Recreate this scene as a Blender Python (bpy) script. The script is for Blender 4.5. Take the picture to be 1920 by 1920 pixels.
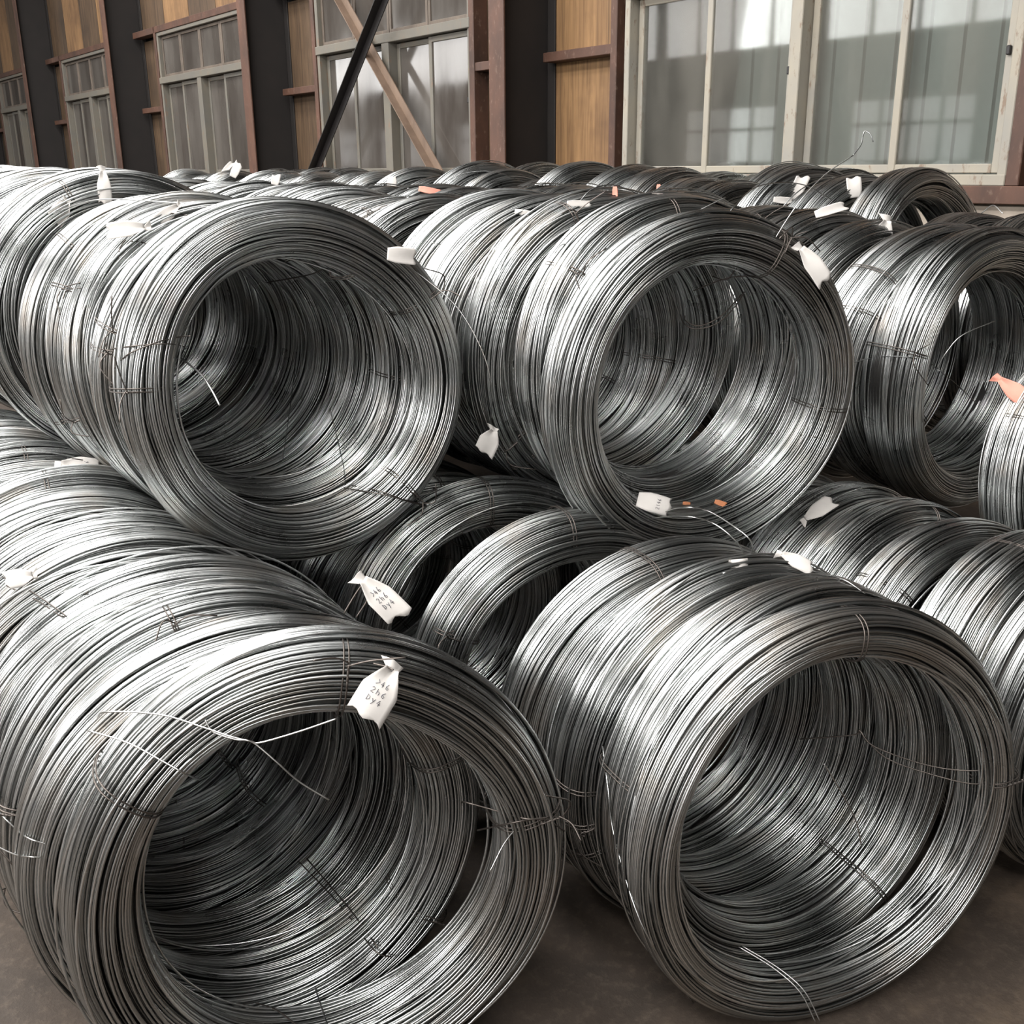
import bpy, bmesh, math, random
import numpy as np
from mathutils import Vector, Matrix, Euler

for o in list(bpy.data.objects):
    bpy.data.objects.remove(o)
S = bpy.context.scene
COL = S.collection
R_ = math.radians
PI = math.pi
CAM_H = 1.40
ROW = R_(37.0)                      # the rows and the back wall run 37 degrees left of the view
WALL_N = 4.87                       # distance of the back wall, measured across the rows

# ------------------------------------------------------------------ camera
pitch = math.atan(647 / 1974); roll = R_(-0.465)
fw = Vector((0, math.cos(pitch), -math.sin(pitch))); up0 = Vector((0, math.sin(pitch), math.cos(pitch))); rt0 = Vector((1, 0, 0))
rt = rt0 * math.cos(roll) + up0 * math.sin(roll); up = up0 * math.cos(roll) - rt0 * math.sin(roll)
cd = bpy.data.cameras.new('camera'); cam = bpy.data.objects.new('camera', cd); COL.objects.link(cam)
cd.sensor_width = 36; cd.lens = 36 * 1974 / 1920; cd.clip_end = 200
m = Matrix.Identity(4)
for i in range(3):
    m[i][0] = rt[i]; m[i][1] = up[i]; m[i][2] = -fw[i]
m[0][3], m[1][3], m[2][3] = 0, 0, CAM_H
cam.matrix_world = m
S.camera = cam

# ------------------------------------------------------------------ world, daylight, exposure
W = bpy.data.worlds.new('overcast_sky'); S.world = W; W.use_nodes = True
bg = W.node_tree.nodes['Background']; bg.inputs[0].default_value = (.80, .88, 1.0, 1); bg.inputs[1].default_value = 0.12
S.view_settings.view_transform = 'Standard'; S.view_settings.look = 'None'
S.view_settings.gamma = 1; S.view_settings.use_curve_mapping = False
S.view_settings.exposure = 0.36

def to_world(n, t, z):
    return Vector((n * math.cos(ROW) - t * math.sin(ROW), n * math.sin(ROW) + t * math.cos(ROW), z))

def area(name, n, t, z, size_t, size_v, power, normal_n, normal_z, color=(1, .985, .965)):
    """daylight standing in a window or roof light; normal given in the (n, z) plane"""
    l = bpy.data.lights.new(name, 'AREA'); l.shape = 'RECTANGLE'; l.size = size_t; l.size_y = size_v
    l.energy = power; l.color = color
    o = bpy.data.objects.new(name, l); COL.objects.link(o)
    y = to_world(0, 1, 0)
    zz = -(to_world(normal_n, 0, normal_z)).normalized()          # lamps shine along local -Z
    xx = y; yy = zz.cross(xx)
    mm = Matrix.Identity(4)
    for i in range(3):
        mm[i][0] = xx[i]; mm[i][1] = yy[i]; mm[i][2] = zz[i]
    mm.translation = to_world(n, t, z)
    o.matrix_world = mm
    return o
FAR_N = -7.0
ROOF_Z = 6.2
# strip of clerestory daylight, the low windows under it, and unseen roof strips added to light the coil tops
for k in range(11):
    bay_gain = (.2, .6, 1.7, 1.4, .8)[k] if k < 5 else .55  # lamp strength per bay, balanced to shape the light inside the coils
    area('clerestory_daylight', FAR_N + .06, -9.0 + k * 4.0, 4.15, 3.7, 1.3, 175 * bay_gain, 1, -.05)
    area('low_window_daylight', FAR_N + .06, -9.0 + k * 4.0, 1.95, 2.4, 1.0, 24 * bay_gain, 1, 0)
for k in range(5):
    for nn, pw in ((-2.8, (30, 420, 460, 260, 200)[k]), (-.4, (20, 60, 190, 200, 200)[k]), (2.0, (0, 0, 60, 260, 300)[k])):
        if pw:
            area('added_roof_daylight', nn, -6.5 + k * 5.0, ROOF_Z - .03, 4.2, 1.3, pw, 0, -1)

# ------------------------------------------------------------------ helpers
def obj(name, mesh, mat=None, parent=None):
    o = bpy.data.objects.new(name, mesh); COL.objects.link(o)
    if mat is not None and not mesh.materials: mesh.materials.append(mat)
    if parent is not None: o.parent = parent
    return o
def tag(o, label, cat=None, group=None, kind=None):
    o['label'] = label
    if cat: o['category'] = cat
    if group: o['group'] = group
    if kind: o['kind'] = kind
    return o
def empty(name, loc=(0, 0, 0), rz=0):
    o = bpy.data.objects.new(name, None); COL.objects.link(o); o.empty_display_size = .1
    o.location = loc; o.rotation_euler = (0, 0, rz); return o
def boxes(name, lst, bevel=0.0):
    """lst of (n0,n1,t0,t1,z0,z1) in hall coordinates -> mesh"""
    bm = bmesh.new()
    for (a0, a1, b0, b1, c0, c1) in lst:
        r = bmesh.ops.create_cube(bm, size=1)
        for v in r['verts']:
            v.co = Vector(((a0 + a1) / 2 + v.co.x * (a1 - a0), (b0 + b1) / 2 + v.co.y * (b1 - b0), (c0 + c1) / 2 + v.co.z * (c1 - c0)))
    if bevel:
        bmesh.ops.bevel(bm, geom=bm.edges[:], offset=bevel, segments=1, affect='EDGES')
    me = bpy.data.meshes.new(name); bm.to_mesh(me); bm.free(); return me
def hall(name, lst, mat, parent=None, bevel=0.0):
    o = obj(name, boxes(name, lst, bevel), mat, parent)
    if parent is None: o.rotation_euler = (0, 0, ROW)
    return o
def tube_arrays(pts, r, sides=6, closed=False):
    pts = np.asarray(pts, float); N = len(pts)
    if closed: tan = np.roll(pts, -1, 0) - np.roll(pts, 1, 0)
    else:
        tan = np.gradient(pts, axis=0)
    tan /= np.linalg.norm(tan, axis=1)[:, None] + 1e-12
    ref = np.array([.31, .47, .83]); u = np.cross(tan, ref); u /= np.linalg.norm(u, axis=1)[:, None] + 1e-12
    v = np.cross(tan, u); al = np.linspace(0, 2 * PI, sides, endpoint=False)
    V = pts[:, None] + r * (np.cos(al)[None, :, None] * u[:, None] + np.sin(al)[None, :, None] * v[:, None])
    V = V.reshape(-1, 3); F = []
    for i in range(N if closed else N - 1):
        j = (i + 1) % N
        for k in range(sides):
            k2 = (k + 1) % sides
            F.append((i * sides + k, i * sides + k2, j * sides + k2, j * sides + k))
    if not closed:
        F.append(tuple(range(sides))[::-1]); F.append(tuple(range((N - 1) * sides, N * sides)))
    return V, F
def tubes_mesh(name, paths, r, sides=6, closed=False):
    VV, FF, off = [], [], 0
    for p in paths:
        V, F = tube_arrays(p, r, sides, closed); VV.append(V); FF += [tuple(i + off for i in f) for f in F]; off += len(V)
    me = bpy.data.meshes.new(name); me.from_pydata(np.concatenate(VV).tolist(), [], FF)
    me.polygons.foreach_set('use_smooth', [True] * len(me.polygons)); return me
def spline(ctrl, n=12):
    """Catmull-Rom through control points"""
    c = np.asarray(ctrl, float); c = np.concatenate([[2 * c[0] - c[1]], c, [2 * c[-1] - c[-2]]]); out = []
    for i in range(1, len(c) - 2):
        for s in np.linspace(0, 1, n, endpoint=False):
            out.append(.5 * ((2 * c[i]) + (-c[i - 1] + c[i + 1]) * s + (2 * c[i - 1] - 5 * c[i] + 4 * c[i + 1] - c[i + 2]) * s * s + (-c[i - 1] + 3 * c[i] - 3 * c[i + 1] + c[i + 2]) * s ** 3))
    out.append(c[-2]); return np.array(out)

# ------------------------------------------------------------------ materials
class Mat:
    def __init__(s, name):
        s.m = bpy.data.materials.new(name); s.m.use_nodes = True; s.t = s.m.node_tree; s.b = s.t.nodes['Principled BSDF']; s.out = s.t.nodes['Material Output']
    def n(s, typ, **kw):
        x = s.t.nodes.new(typ)
        for k, v in kw.items():
            if k in x.inputs: x.inputs[k].default_value = v
            else: setattr(x, k, v)
        return x
    def l(s, a, b): s.t.links.new(a, b)
    def coord(s, scale=(1, 1, 1), rnd=False):
        c = s.n('ShaderNodeTexCoord'); mp = s.n('ShaderNodeMapping'); mp.inputs['Scale'].default_value = scale; s.l(c.outputs['Object'], mp.inputs['Vector'])
        if rnd:
            oi = s.n('ShaderNodeObjectInfo'); mu = s.n('ShaderNodeMath', operation='MULTIPLY'); mu.inputs[1].default_value = 37.0
            s.l(oi.outputs['Random'], mu.inputs[0]); s.l(mu.outputs[0], mp.inputs['Location'])
        return mp.outputs[0]
    def noise(s, vec, scale, detail=4, rough=.6, dist=0):
        x = s.n('ShaderNodeTexNoise'); x.inputs['Scale'].default_value = scale; x.inputs['Detail'].default_value = detail; x.inputs['Roughness'].default_value = rough; x.inputs['Distortion'].default_value = dist
        s.l(vec, x.inputs['Vector']); return x.outputs['Fac']
    def ramp(s, fac, stops):
        x = s.n('ShaderNodeValToRGB'); e = x.color_ramp.elements
        while len(e) > 1: e.remove(e[-1])
        for i, (p, c) in enumerate(stops):
            el = e[0] if i == 0 else e.new(p)
            el.position = p; el.color = (c[0], c[1], c[2], 1) if not isinstance(c, (int, float)) else (c, c, c, 1)
        s.l(fac, x.inputs[0]); return x.outputs[0]
    def mix(s, fac, a, b, typ='MIX'):
        x = s.n('ShaderNodeMix'); x.data_type = 'RGBA'; x.blend_type = typ
        for v, i in ((fac, x.inputs['Factor']), (a, x.inputs[6]), (b, x.inputs[7])):
            if hasattr(v, 'is_linked') or hasattr(v, 'links'): s.l(v, i)
            elif isinstance(v, (int, float)): i.default_value = v
            else: i.default_value = (v[0], v[1], v[2], 1)
        return x.outputs[2]
    def bump(s, h, strength=.3, dist=.01):
        x = s.n('ShaderNodeBump'); x.inputs['Strength'].default_value = strength; x.inputs['Distance'].default_value = dist
        s.l(h, x.inputs['Height']); s.l(x.outputs[0], s.b.inputs['Normal'])
    def set(s, **kw):
        for k, v in kw.items():
            k = k.replace('_', ' ')
            i = s.b.inputs[k]
            if hasattr(v, 'links'): s.l(v, i)
            else: i.default_value = (v[0], v[1], v[2], 1) if isinstance(v, tuple) and len(v) == 3 else v
        return s.m

def mat_galvanised():
    M = Mat('galvanised_wire')
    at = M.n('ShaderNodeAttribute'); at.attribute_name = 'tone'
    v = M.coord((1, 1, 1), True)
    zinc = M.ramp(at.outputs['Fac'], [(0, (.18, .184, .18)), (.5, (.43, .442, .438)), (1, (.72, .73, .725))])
    patch = M.noise(v, 7, 3, .6)
    spot = M.noise(v, 160, 2, .5)
    zinc = M.mix(M.ramp(spot, [(.35, 0), (.75, .35)]), zinc, (.37, .38, .38))
    dust = M.ramp(patch, [(.52, 0), (.72, .55)])
    c = M.mix(dust, zinc, (.37, .32, .27))
    rg = M.ramp(patch, [(.3, .24), (.75, .38)])
    M.bump(spot, .12, .001)
    return M.set(Base_Color=c, Metallic=1.0, Roughness=rg)
def mat_simple(name, col, rough=.6, metal=0, var=.25, scale=12, bump=.0):
    M = Mat(name); v = M.coord((1, 1, 1), True); f = M.noise(v, scale, 5, .6)
    c = M.ramp(f, [(.25, tuple(x * (1 - var) for x in col)), (.75, tuple(min(1, x * (1 + var)) for x in col))])
    if bump: M.bump(f, bump, .01)
    return M.set(Base_Color=c, Roughness=rough, Metallic=metal)
def mat_plywood(name, a, b, stain):
    M = Mat(name); v = M.coord((1, 1, 1), True)
    mp = M.coord((6, 9, .55), True); g = M.noise(mp, 3.0, 6, .65, .6)
    c = M.ramp(g, [(.28, a), (.72, b)])
    blot = M.noise(v, 1.7, 4, .6); c = M.mix(M.ramp(blot, [(.48, 0), (.72, .75)]), c, stain)
    drip = M.noise(M.coord((3, 14, .25), True), 2.2, 3, .5); c = M.mix(M.ramp(drip, [(.56, 0), (.72, .7)]), c, tuple(x * .45 for x in stain))
    M.bump(g, .15, .004)
    return M.set(Base_Color=c, Roughness=.62)
def mat_peeling(name, k):
    M = Mat(name); v = M.coord((1, 1, 1), True)
    big = M.noise(v, 3.0, 3, .6); fine = M.noise(M.coord((1, 1, .35), True), 26, 5, .7)
    c = M.ramp(big, [(.3, (.50 * k, .47 * k, .41 * k)), (.7, (.62 * k, .55 * k, .43 * k))])
    c = M.mix(M.ramp(fine, [(.58, 0), (.66, .85)]), c, (.16, .105, .07))
    M.bump(fine, .4, .003)
    return M.set(Base_Color=c, Roughness=.55)
def mat_rust_steel(name, a, b, rough=.6):
    M = Mat(name); v = M.coord((1, 1, .5), True); f = M.noise(v, 5, 6, .65); g = M.noise(v, 40, 4, .6)
    c = M.ramp(f, [(.3, a), (.7, b)]); c = M.mix(M.ramp(g, [(.6, 0), (.75, .6)]), c, (.17, .12, .09))
    M.bump(g, .2, .004)
    return M.set(Base_Color=c, Roughness=rough)
def mat_dirty_glass():
    M = Mat('grimy_window_glass'); v = M.coord((1, 1, .35), True); f = M.noise(v, 2.2, 5, .6); g = M.noise(v, 30, 3, .5)
    c = M.ramp(f, [(.3, (.045, .038, .033)), (.7, (.10, .09, .08))])
    return M.set(Base_Color=c, Roughness=M.ramp(f, [(.3, .04), (.75, .16)]), Specular_IOR_Level=.65)
def mat_clear_glass():
    M = Mat('dusty_window_glass'); t = M.t
    tr = M.n('ShaderNodeBsdfTransparent'); tr.inputs[0].default_value = (.86, .89, .88, 1)
    gl = M.n('ShaderNodeBsdfGlossy'); gl.inputs['Roughness'].default_value = .035
    fr = M.n('ShaderNodeFresnel'); fr.inputs[0].default_value = 1.5
    a = M.n('ShaderNodeMixShader'); M.l(fr.outputs[0], a.inputs[0]); M.l(tr.outputs[0], a.inputs[1]); M.l(gl.outputs[0], a.inputs[2])
    df = M.n('ShaderNodeBsdfDiffuse'); df.inputs[0].default_value = (.27, .25, .22, 1)
    v = M.coord((1, 1, .3), True); f = M.ramp(M.noise(v, 2.5, 5, .6), [(.3, .06), (.75, .28)])
    b = M.n('ShaderNodeMixShader'); M.l(f, b.inputs[0]); M.l(a.outputs[0], b.inputs[1]); M.l(df.outputs[0], b.inputs[2])
    M.l(b.outputs[0], M.out.inputs[0]); return M.m
def mat_floor():
    M = Mat('dusty_concrete_floor'); v = M.coord()
    f = M.noise(v, 2.2, 6, .65); g = M.noise(v, 45, 4, .7)
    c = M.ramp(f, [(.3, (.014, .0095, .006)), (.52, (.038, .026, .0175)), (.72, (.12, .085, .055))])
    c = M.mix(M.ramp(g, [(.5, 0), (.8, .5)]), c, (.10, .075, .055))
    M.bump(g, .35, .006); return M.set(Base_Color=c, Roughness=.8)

m_wire = mat_galvanised()
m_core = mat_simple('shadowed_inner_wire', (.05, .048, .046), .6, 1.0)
m_tie = mat_simple('annealed_tie_wire', (.11, .095, .085), .42, .9)
m_bright = mat_simple('bright_loose_wire', (.46, .46, .45), .3, 1.0, .1)
m_paper = mat_simple('white_paper', (.46, .435, .41), .8, 0, .06, 30)
m_pink = mat_simple('pink_paper', (.60, .24, .18), .8, 0, .08, 30)
m_scrap = mat_simple('orange_scrap', (.42, .16, .07), .8, 0, .2, 60)
m_ink = mat_simple('pencil_ink', (.05, .05, .07), .7, 0, .1)
m_ply = mat_plywood('stained_plywood', (.038, .022, .012), (.115, .07, .037), (.03, .018, .010))
m_ply2 = mat_plywood('pale_plywood', (.12, .062, .026), (.29, .165, .072), (.08, .04, .018))
m_peel = mat_peeling('peeling_cream_paint', .47); m_peel2 = mat_peeling('grimy_grey_paint', .22)
m_rust = mat_rust_steel('rust_brown_steel', (.040, .019, .012), (.095, .042, .025))
m_dark = mat_simple('dark_brown_steel', (.008, .0055, .0045), .75, 0, .3, 5)
m_black = mat_simple('black_steel', (.012, .010, .010), .5, 0, .2)
m_angle = mat_rust_steel('brown_angle_steel', (.10, .065, .045), (.17, .115, .08))
m_gdirty = mat_dirty_glass()
m_gclear = mat_clear_glass()
m_sheet = mat_simple('pale_grey_cladding', (.26, .275, .26), .5, 0, .12, 2)
m_floor = mat_floor()
m_plaster = mat_simple('grey_plaster', (.33, .28, .23), .85, 0, .3, 6, .2)
m_hall = mat_simple('brown_hall_wall', (.075, .07, .066), .8, 0, .2, 1.2)
m_roof = mat_simple('dark_roof', (.085, .08, .075), .8, 0, .2, 1.2)

# ------------------------------------------------------------------ setting: floor, roof, walls
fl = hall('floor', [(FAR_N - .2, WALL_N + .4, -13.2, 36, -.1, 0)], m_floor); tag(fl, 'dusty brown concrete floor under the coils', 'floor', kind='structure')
rf = hall('ceiling', [(FAR_N - .2, -3.5, -13.2, 36, ROOF_Z, ROOF_Z + .15), (-2.1, -1.1, -13.2, 36, ROOF_Z, ROOF_Z + .15), (.3, 1.3, -13.2, 36, ROOF_Z, ROOF_Z + .15), (2.7, WALL_N + .4, -13.2, 36, ROOF_Z, ROOF_Z + .15), (FAR_N - .2, WALL_N + .4, -13.2, 36, ROOF_Z + .16, ROOF_Z + .2)], m_roof)
tag(rf, 'dark hall roof above the coils', 'ceiling', kind='structure')
wo = hall('wall_opposite', [(FAR_N - .2, FAR_N, -13.2, 36, 0, ROOF_Z)], m_hall); tag(wo, 'brown hall wall facing the windows', 'wall', kind='structure')

we = hall('wall_left', [(FAR_N - .2, WALL_N + .4, 36, 36.2, 0, ROOF_Z)], m_hall); tag(we, 'dark end wall of the hall', 'wall', kind='structure')
wf = hall('wall_right', [(FAR_N - .2, WALL_N + .4, -13.2, -13, 0, ROOF_Z)], m_hall); tag(wf, 'brown end wall of the hall behind the camera', 'wall', kind='structure')
wb = empty('wall_back', (0, 0, 0), ROW); tag(wb, 'brown wall of plywood panels and steel rails behind the coils', 'wall', kind='structure')
N0 = WALL_N
PITCH = 4.02
hall('backing', [(N0 + .16, N0 + .22, -13, 36, 0, ROOF_Z)], m_dark, wb)
hall('plinth', [(N0 - .02, N0 + .16, -13, 36, 0, 1.22)], m_plaster, wb)
hall('sill_beam', [(N0 - .07, N0 + .14, -13, 36, 1.22, 1.30)], m_rust, wb, .004)

PAINT = (m_peel, m_peel2)
# bays: column t, window left/right t
bays = []
for k in range(6):
    tc = 2.1 + k * PITCH
    bays.append(tc)
def window(idx, t0, t1, groups, upper, glass, sheet=False):
    m_peel = PAINT[0] if sheet else PAINT[1]
    """t0 < t1; groups: list of (t0,t1) frames each with two sashes; upper: has a top light row"""
    w = empty('window_%d' % idx, (0, 0, 0), ROW)
    zb, zt = 1.30, 2.40; ztop = 2.93 if upper else 2.43
    f = .045
    fr = [(N0 - .03, N0 + .08, t0, t0 + f, zb, ztop), (N0 - .03, N0 + .08, t1 - f, t1, zb, ztop),
          (N0 - .035, N0 + .085, t0, t1, zb, zb + .05), (N0 - .045, N0 + .085, t0, t1, zt - .03, zt + .04), (N0 - .03, N0 + .08, t0, t1, ztop - .04, ztop)]
    for a, b in zip(groups[:-1], groups[1:]):
        fr.append((N0 - .04, N0 + .085, a[1] - .005, b[0] + .005, zb, zt))
    obj('frame', boxes('window_frame', fr, .004), m_peel, w)
    for gi, (a, b) in enumerate(groups):
        a2, b2 = a + (f if gi == 0 else 0), b - (f if gi == len(groups) - 1 else 0)
        mid = (a2 + b2) / 2; s = .042
        for si, (p, q, nn) in enumerate(((a2 + .008, mid + .02, N0 + .005), (mid - .02, b2 - .008, N0 + .04))):
            z0, z1 = zb + .055, zt - .035
            sh = obj('sash', boxes('sash', [(nn, nn + .03, p, p + s, z0, z1), (nn, nn + .03, q - s, q, z0, z1), (nn, nn + .03, p + s, q - s, z0, z0 + s), (nn, nn + .03, p + s, q - s, z1 - s, z1)], .004), m_peel, w)
            obj('pane', boxes('pane', [(nn + .012, nn + .017, p + s - .004, q - s + .004, z0 + s - .004, z1 - s + .004)]), glass, sh)
            obj('catch', boxes('catch', [(nn - .02, nn, p + .012, p + .032, 1.86, 1.90)], .004), m_black, sh)
    if upper:
        k = 4; step = (t1 - t0 - 2 * f) / k
        for i in range(k):
            p, q = t0 + f + i * step + .004, t0 + f + (i + 1) * step - .004; s = .03; z0, z1 = zt + .045, ztop - .045
            sh = obj('top_light', boxes('top_light', [(N0 + .01, N0 + .04, p, p + s, z0, z1), (N0 + .01, N0 + .04, q - s, q, z0, z1), (N0 + .01, N0 + .04, p + s, q - s, z0, z0 + s), (N0 + .01, N0 + .04, p + s, q - s, z1 - s, z1)], .003), m_dirtyframe, w)
            obj('pane', boxes('pane', [(N0 + .022, N0 + .027, p + s - .004, q - s + .004, z0 + s - .004, z1 - s + .004)]), glass, sh)
    if sheet:
        bm = bmesh.new(); tt = t0; prof = []
        while tt < t1:
            for dt, dn in ((0, 0), (.006, .02), (.014, .02), (.02, 0), (.09, -.004), (.10, -.004)):
                prof.append((tt + dt, N0 + .135 + dn))
            tt += .185
        vs = [[bm.verts.new((nn, t, z)) for (t, nn) in prof] for z in (zb, ztop + .9)]
        for i in range(len(prof) - 1): bm.faces.new((vs[0][i], vs[0][i + 1], vs[1][i + 1], vs[1][i]))
        me = bpy.data.meshes.new('cladding_sheet'); bm.to_mesh(me); bm.free(); obj('cladding_sheet', me, m_sheet, w)
    return w
m_dirtyframe = mat_rust_steel('grimy_window_wood', (.06, .045, .034), (.14, .11, .085))
names = ['large cream-framed window with clear dusty panes and grey cladding behind', 'grimy window behind the crossed steel braces', 'grimy window left of the dark column beside the braces', 'narrow-looking dark window further left along the wall', 'farthest dark window at the left edge of the photo']
WIN = [(2.66, 5.23, [(2.66, 3.87), (3.93, 5.23)], True, m_gclear, True)]
for k in range(1, 5):
    t0 = 6.88 + (k - 1) * PITCH; t1 = t0 + 2.42; md = (t0 + t1) / 2
    WIN.append((t0, t1, [(t0, md - .05), (md + .05, t1)], True, m_gdirty, False))
for i, a in enumerate(WIN):
    tag(window(i + 1, *a), names[i], 'window', kind='structure')

# panels, posts, rails of the back wall
for k in range(6):
    tc = bays[k]                                     # column centre
    r0 = tc - .82                                     # right edge of the plywood bay right of the column
    if k == 0: r0 = tc - .6
    mm = m_ply2 if k == 1 else m_ply
    for (z0, z1) in ((1.30, 2.07), (2.14, 2.90)):
        hall('plywood_panel', [(N0 + .09, N0 + .11, r0 + .05, tc + .06, z0, z1)], mm, wb)
    hall('rail', [(N0 - .03, N0 + .09, r0 + .05, tc - .086, 2.07, 2.13)], m_rust, wb, .004)
    hall('post', [(N0 - .04, N0 + .09, r0 - .01, r0 + .05, 1.30, 3.0)], m_rust, wb, .004)
    # left side of the column up to the next window
    l1 = WIN[k][0] if k == 0 else tc + .82
    l1 = 2.66 if k == 0 else tc + .78
    for (z0, z1) in ((1.30, 2.07), (2.14, 2.90)):
        hall('plywood_panel', [(N0 + .09, N0 + .11, tc + .08, l1 - .06, z0, z1)], m_ply, wb)
    hall('rail', [(N0 - .03, N0 + .09, tc + .086, l1 - .06, 2.07, 2.13)], m_rust, wb, .004)
    hall('post', [(N0 - .04, N0 + .09, l1 - .07, l1 - .005, 1.30, 3.0)], m_rust, wb, .004)
    # boards above the windows
    if k > 0:
        x0, x1 = tc - PITCH + .1, tc - .06
        hall('header_rail', [(N0 - .04, N0 + .09, x0, x1, 2.93, 3.0)], m_rust, wb, .004)
        q = 5; st = (x1 - x0) / q
        for j in range(q):
            hall('plywood_panel', [(N0 + .09, N0 + .105 + .006 * (j % 2), x0 + j * st, x0 + (j + 1) * st - .012, 3.0, 4.2)], m_ply2 if j % 2 else m_ply, wb)
        hall('header_rail', [(N0 - .04, N0 + .09, x0, x1, 4.2, 4.28)], m_rust, wb, .004)
        hall('plywood_panel', [(N0 + .09, N0 + .11, x0, x1, 4.28, ROOF_Z)], m_ply, wb)

clab = ['steel column at the right edge beside the large window', 'rust-brown steel column between the plywood panel and the braced window', 'dark steel column left of the braced window', 'dark steel column second from the left edge', 'dark steel column nearest the left edge', 'far dark steel column at the left edge']
for k in range(6):
    tc = bays[k]; c = empty('steel_column', to_world(N0 - .17, tc, 0), ROW)
    def part(nm, lst, mt):
        o = obj(nm, boxes(nm, [(a0 - N0 + .17, a1 - N0 + .17, b0 - tc, b1 - tc, c0, c1) for (a0, a1, b0, b1, c0, c1) in lst], .003), mt, c); return o
    part('front_flange', [(N0 - .36, N0 - .345, tc - .085, tc + .085, 0, ROOF_Z)], m_rust)
    part('web', [(N0 - .345, N0 + .075, tc - .008, tc + .008, 0, ROOF_Z)], m_dark)
    part('back_flange', [(N0 + .075, N0 + .09, tc - .085, tc + .085, 0, ROOF_Z)], m_dark)
    part('base_plate', [(N0 - .42, N0 + .08, tc - .14, tc + .14, 0, .02)], m_dark)
    tag(c, clab[k], 'column', 'steel columns along the back wall')

def brace(p, q, nn, mt, label):
    a = to_world(nn, *p); b = to_world(nn, *q); d = (b - a); L = d.length; d.normalize()
    nrm = to_world(-1, 0, 0); side = d.cross(nrm)
    bm = bmesh.new(); w, t = .075, .008
    sec = [(0, 0), (w, 0), (w, t), (t, t), (t, w), (0, w)]
    r = []
    for s in (a, b): r.append([bm.verts.new(s - a + side * (u - w / 2) + nrm * v) for (u, v) in sec])
    for i in range(6): bm.faces.new((r[0][i], r[0][(i + 1) % 6], r[1][(i + 1) % 6], r[1][i]))
    bm.faces.new(r[0][::-1]); bm.faces.new(r[1])
    bmesh.ops.recalc_face_normals(bm, faces=bm.faces[:])
    me = bpy.data.meshes.new('diagonal_brace'); bm.to_mesh(me); bm.free()
    o = obj('diagonal_brace', me, mt); o.location = a; tag(o, label, 'brace', 'crossed braces in front of the window'); return o
brace((9.98, .62), (6.26, 4.15), N0 - .16, m_black, 'black steel angle brace leaning right, in front of the other brace')
brace((6.30, .42), (9.95, 4.05), N0 - .08, m_angle, 'brown steel angle brace leaning left across the grimy window')

# opposite wall: frames round the daylight openings, seen only as reflections
for k in range(11):
    t = -9.0 + k * 4.0
    w = hall('window_%d' % (6 + k), [(FAR_N, FAR_N + .1, t - 1.9 + j * .95 - .03, t - 1.9 + j * .95 + .03, 3.45, 4.85) for j in range(5)] + [(FAR_N, FAR_N + .1, t - 1.9, t + 1.9, 3.42, 3.5), (FAR_N, FAR_N + .1, t - 1.9, t + 1.9, 4.8, 4.88)]
             + [(FAR_N, FAR_N + .1, t - 1.2 + j * .6 - .03, t - 1.2 + j * .6 + .03, 1.42, 2.48) for j in range(5)] + [(FAR_N, FAR_N + .1, t - 1.2, t + 1.2, 1.4, 1.46), (FAR_N, FAR_N + .1, t - 1.2, t + 1.2, 2.02, 2.08), (FAR_N, FAR_N + .1, t - 1.2, t + 1.2, 2.44, 2.5)], m_dirtyframe)
    tag(w, 'daylit window of the wall behind the camera', 'window', 'windows behind the camera', 'structure')

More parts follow.
